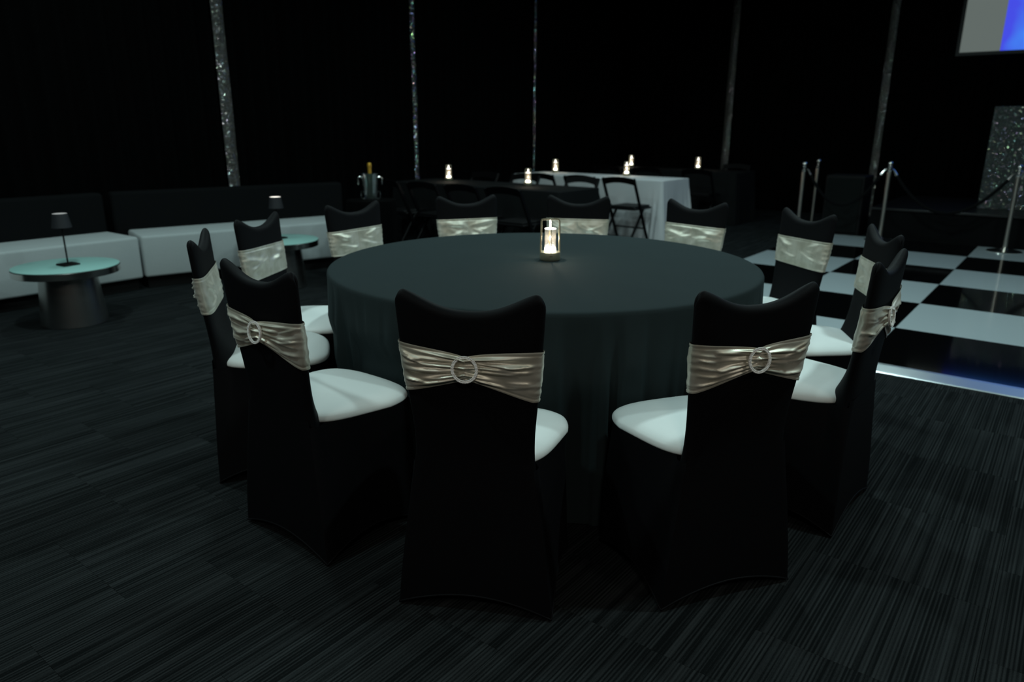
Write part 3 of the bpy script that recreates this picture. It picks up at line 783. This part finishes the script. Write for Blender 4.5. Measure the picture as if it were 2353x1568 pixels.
# ------------------------------------------------------------------ LONG TABLES
def long_table(s0, s1, t0, t1, label, clabel, m, seed, amp=.03, cg=.5):
    cx, cy_ = (s0+s1)/2, (t0+t1)/2
    r = empty('banquet_table', label, 'table', ST(cx, cy_), RZ, 'long folding banquet tables in rows')
    hx, hy = (s1-s0)/2, (t1-t0)/2
    MB().box(-hx+.01, hx-.01, -hy+.01, hy-.01, .69, .714, bev=.004).build('tabletop', M['blackmatt'], r, smooth=False)
    for sx in (-1, 1):
        for sy in (-1, 1): MB().bar((sx*(hx-.2), sy*(hy-.1), 0), (sx*(hx-.2), sy*(hy-.1), .689), .025, .025).build('leg', M['blackmatt'], r)
    rnd = random.Random(seed); ph = [rnd.uniform(0, 6.28) for _ in range(5)]
    # perimeter
    per = []; nL, nS, nC = int((s1-s0)*34), int((t1-t0)*34), 7
    R = .03
    for (cx_, cy2, a0) in ((hx-R, -hy+R, -pi/2), (hx-R, hy-R, 0), (-hx+R, hy-R, pi/2), (-hx+R, -hy+R, pi)):
        for i in range(nC): a = a0+pi/2*i/(nC-1); per.append((cx_+R*cos(a), cy2+R*sin(a), cos(a), sin(a), sin(pi*i/(nC-1))))
    full = []
    for k in range(len(per)):
        a, b = per[k], per[(k+1) % len(per)]; full.append(a)
        d = sqrt((a[0]-b[0])**2+(a[1]-b[1])**2)
        if d > .1:
            n = int(d*34)
            for i in range(1, n): full.append(tuple(a[q]+(b[q]-a[q])*i/n for q in range(5)))
    L = 0; ar = []
    for k in range(len(full)):
        ar.append(L); L += sqrt((full[k][0]-full[k-1][0])**2+(full[k][1]-full[k-1][1])**2) if k else 0
    # corner closeness
    cor = [(hx, -hy), (hx, hy), (-hx, hy), (-hx, -hy)]
    vs = []; N = len(full)
    rings = [(-.004, 0, 0), (0, -.003, 0)]
    for k, f in enumerate(full): vs.append((f[0]-f[2]*.008, f[1]-f[3]*.008, ZB))
    for k, f in enumerate(full): vs.append((f[0]-f[2]*.001, f[1]-f[3]*.001, ZB-.002))
    nz = 16
    for j in range(nz+1):
        v = j/nz; z = (ZB-.010)*(1-v)+.004*v
        for k, f in enumerate(full):
            d = min(sqrt((f[0]-c[0])**2+(f[1]-c[1])**2) for c in cor)
            near = max(0, 1-d/.30)
            l_ = ar[k]
            a_ = amp*v*(.25+.2*sin(l_*7+ph[0]))*sin(l_*2*pi/.23+ph[1]+sin(l_*4+ph[2]))
            a_ += cg*v*near*(.080+.045*sin(l_*2*pi/.085+ph[3]))+.012*v
            vs.append((f[0]+f[2]*a_, f[1]+f[3]*a_, z))
    fs = [g[::-1] for g in grid_faces(N, nz+3, True)]; fs.append(tuple(range(N)))
    tag(link('tablecloth', mesh('tablecloth', vs, fs, True, .9), m, None, ST(cx, cy_), (0, 0, RZ)), clabel, 'tablecloth')
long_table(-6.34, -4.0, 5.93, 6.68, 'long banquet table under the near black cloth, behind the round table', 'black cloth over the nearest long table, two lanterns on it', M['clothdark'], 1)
long_table(-6.16, -3.93, 7.99, 8.73, 'long banquet table under the white cloth', 'white cloth draped over the middle long table, gathered at its corner', M['clothwhite'], 2, .02, 1.)
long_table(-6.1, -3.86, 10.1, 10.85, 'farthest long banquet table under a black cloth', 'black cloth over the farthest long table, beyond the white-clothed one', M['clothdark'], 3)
# ------------------------------------------------------------------ FOLDING CHAIRS
def folding():
    r = empty('folding_chair', '', 'chair')
    hw = .205
    for sx in (-1, 1):
        MB().bar((sx*hw, .0, .775), (sx*hw, .40, .0), .022, .034).build('leg', M['resin'], r)
        MB().bar((sx*(hw-.028), .30, .43), (sx*(hw-.028), -.03, .0), .020, .030).build('leg', M['resin'], r)
    # curved top slat
    n = 18; vs = []
    for y in (-.012, .012):
        for k in range(n):
            u = -1+2*k/(n-1); x = u*(hw-.002); top = .772+.022*(1-u*u); bot = .700+.028*(1-u*u)
            yc = .010+y-.018*(1-u*u); vs += [(x, yc+.02*(.775-top)/.4, top), (x, yc+.035, bot)]
    fs = []
    m_ = 2*n
    for k in range(n-1):
        a, b, c, d = 2*k, 2*k+1, 2*k+3, 2*k+2
        fs += [(a, b, c, d), (m_+d, m_+c, m_+b, m_+a), (a, d, m_+d, m_+a), (c, b, m_+b, m_+c)]
    fs += [(1, 0, m_, m_+1), (2*n-2, 2*n-1, m_+2*n-1, m_+2*n-2)]
    link('backrest', mesh('backrest', vs, fs, True, .7), M['resin'], r)
    st = MB().box(-.185, .185, .10, .49, .415, .440, bev=.012).build('seat', M['resin'], r, smooth=False)
    MB().box(-.165, .165, .115, .475, .441, .460, bev=.009).build('cushion', M['vinyl'], st, smooth=False)
    MB().bar((-hw, .30, .20), (hw, .30, .20), .016, .026, side=(0, 0, 1)).build('stretcher', M['resin'], r)
    MB().bar((-hw+.03, .055, .115), (hw-.03, .055, .115), .016, .026, side=(0, 0, 1)).build('stretcher', M['resin'], r)
    return r
f0 = folding()
spots = [(-4.175, 7.36, 0, 'black folding chair fully visible at the right end of the white-clothed table'),
 (-4.70, 7.36, 0, 'black folding chair at the white-clothed table, left of the fully visible one'),
 (-5.28, 7.36, 0, 'black folding chair at the left end of the white-clothed table, behind the lantern'),
 (-4.29, 5.395, 0, 'black folding chair at the near black-clothed table, rightmost of the row, glint on its rail'),
 (-4.82, 5.395, 0, 'black folding chair at the near black-clothed table, just left of the rightmost one'),
 (-5.35, 5.395, 0, 'black folding chair at the near black-clothed table, under its left lantern'),
 (-5.90, 5.395, 0, 'black folding chair at the near black-clothed table, leftmost of the row'),
 (-4.55, 7.22, pi, 'black folding chair on the far side of the near black-clothed table, at its right'),
 (-5.35, 7.20, pi, 'black folding chair on the far side of the near black-clothed table, in the middle'),
 (-6.0, 7.22, pi, 'black folding chair on the far side of the near black-clothed table, at its left'),
 (-4.2, 9.52, 0, 'black folding chair at the far black-clothed table, rightmost on the near side'),
 (-4.95, 9.52, 0, 'black folding chair at the far black-clothed table, behind the end of the white cloth'),
 (-5.6, 9.52, 0, 'black folding chair at the far black-clothed table, behind the middle of the white cloth'),
 (-4.35, 11.4, pi, 'black folding chair on the far side of the farthest table, below a dull sequin strip')]
for k, (s, t, a, lb) in enumerate(spots):
    o = f0 if k == 0 else copy_tree(f0)
    place(o, ST(s, t), RZ+a+random.uniform(-.04, .04), lb, 'black folding chairs at the long tables')
    o['category'] = 'chair'
# ------------------------------------------------------------------ WINE BUCKET ON A BLACK-DRAPED STAND
bp_ = Vector((-1.235, 6.42, 0))
bt = empty('pedestal_table', 'small black-draped round table under the wine bucket', 'table', bp_)
MB().lathe([(.0, .700), (.205, .700), (.208, .706), (.205, .714), (.0, .714)], 40, cap=False).build('tabletop', M['blackmatt'], bt)
MB().lathe([(.03, 0), (.03, .699)], 16).build('column', M['blackmatt'], bt)
MB().lathe([(.15, 0), (.15, .012), (.03, .03)], 24).build('foot', M['blackmatt'], bt)
vs = []; NA = 96
for r_, z in [(.05, .7165), (.19, .7165), (.209, .716), (.212, .708)]:
    vs += [(r_*cos(2*pi*i/NA), r_*sin(2*pi*i/NA), z) for i in range(NA)]
for j in range(1, 9):
    v = j/8; vs += [((.213+v*(.02+.018*sin(11*2*pi*i/NA)))*cos(2*pi*i/NA), (.213+v*(.02+.018*sin(11*2*pi*i/NA)))*sin(2*pi*i/NA), .708*(1-v)+.01*v) for i in range(NA)]
vs.append((0, 0, .7165)); fs = [f[::-1] for f in grid_faces(NA, 12, True)]+[(i, (i+1) % NA, len(vs)-1) for i in range(NA)]
tag(link('tablecloth', mesh('tablecloth', vs, fs), M['curtain'], None, bp_), 'black cloth on the small round table below the wine bucket', 'tablecloth')
ZK = .7170
bk = empty('wine_bucket', 'clear acrylic wine bucket with scroll handles, holding a gold-necked bottle', 'bucket', (bp_.x, bp_.y, ZK))
MB().lathe([(.0, 0), (.050, .0), (.053, .006), (.058, .07), (.064, .15), (.069, .212), (.0705, .222), (.067, .222), (.0655, .212), (.0605, .15), (.0545, .07), (.050, .012), (.0, .010)], 40, cap=False).build('bucket_body', M['acrylic'], bk)
for sx in (-1, 1):
    MB().tube([(sx*x, 0, z) for x, z in ((.067, .185), (.085, .196), (.100, .190), (.107, .170), (.100, .150), (.106, .135), (.099, .128))], .0055, 8).build('handle', M['chrome'], bk)
    MB().tube([(sx*x, 0, z) for x, z in ((.056, .05), (.066, .072), (.080, .070), (.084, .045), (.082, .02), (.072, .006), (.053, .008))], .0040, 8).build('scroll_foot', M['acrylic'], bk)
wb = empty('wine_bottle', 'bottle with gold foil neck standing in the clear wine bucket', 'bottle', (bp_.x, bp_.y, ZK+.0125))
MB().lathe([(.0, .0), (.040, .0), (.042, .005), (.042, .13), (.037, .155), (.020, .195), (.0165, .21)], 32, cap=False).build('body', M['greenglass'], wb)
MB().lathe([(.0175, .195), (.0160, .21), (.0155, .262), (.0185, .265), (.0190, .285), (.0165, .295), (.010, .300), (.0, .301)], 24, cap=False).build('foil_neck', M['goldfoil'], wb)
# ------------------------------------------------------------------ ROPE POSTS
def post():
    r = empty('rope_post', '', 'post')
    MB().lathe([(.17, 0), (.172, .004), (.165, .012), (.10, .026), (.05, .036), (.030, .05), (.0, .052)], 56, cap=False).build('base', M['chrome'], r)
    MB().lathe([(.0225, .045), (.0225, .80), (.0225, .812)], 28).build('pole', M['postmetal'], r)
    MB().lathe([(.024, .812), (.027, .818), (.027, .835), (.019, .84), (.017, .858), (.03, .864), (.033, .87), (.021, .876), (.014, .884), (.0, .884)], 28, cap=False).build('collar', M['chrome'], r)
    vs, k = [], 10
    pr = [(.030*sin(pi*i/k), .905-.030*cos(pi*i/k)) for i in range(k+1)]
    MB().lathe(pr, 24, cap=False).build('ball', M['chrome'], r)
    return r
p0 = post()
PP = [(-.572, 9.66, .022, 'chrome rope post standing on the dance floor near the right edge'), (-1.848, 9.69, .022, 'chrome rope post at the dance floor edge, behind the two right-hand chairs'),
      (-2.775, 9.50, .0, 'chrome rope post left of the black speaker, nearer of the pair'), (-2.865, 10.42, .0, 'thin-looking chrome rope post just behind and right of its neighbour')]
pos = []
for k, (s, t, z, lb) in enumerate(PP):
    o = p0 if k == 0 else copy_tree(p0); q = ST(s, t, z); place(o, q, 0, lb, 'chrome posts with black ropes'); o['category'] = 'post'; pos.append(q)
def rope(a, b, sag, label):
    d = (b-a); d.z = 0; d.normalize()
    A_ = a+Vector((0, 0, .85))+d*.03; B_ = b+Vector((0, 0, .85))-d*.03
    hA, hB = A_+d*.055+Vector((0, 0, -.075)), B_-d*.055+Vector((0, 0, -.075))
    r = empty('velvet_rope', label, 'rope', a)
    def rel(p): return p-a
    pts = []
    n = 26
    for i in range(n+1):
        u = i/n; p = hA.lerp(hB, u); p.z -= sag*4*u*(1-u); pts.append(rel(p))
    MB().tube(pts, .017, 10).build('rope', M['velvetblack'], r)
    for P0, P1 in ((A_, hA), (B_, hB)):
        m_ = P0.lerp(P1, .45)+Vector((0, 0, .012))
        MB().tube([rel(P0), rel(m_), rel(P1)], [.006, .008, .015], 10).build('hook', M['chrome'], r)
rope(pos[1], pos[0], .40, 'black velvet rope hanging between the two right-hand rope posts')
rope(pos[2], pos[1], .36, 'black velvet rope from the left pair of posts to the middle post')
rope(pos[0], pos[0]+ST(1.35, .1)+Vector((0, 0, 0)), .38, 'black velvet rope leaving the rightmost post towards the picture edge')
q = copy_tree(p0); place(q, pos[0]+ST(1.35, .1), 0, 'chrome rope post standing just outside the right edge of the picture')
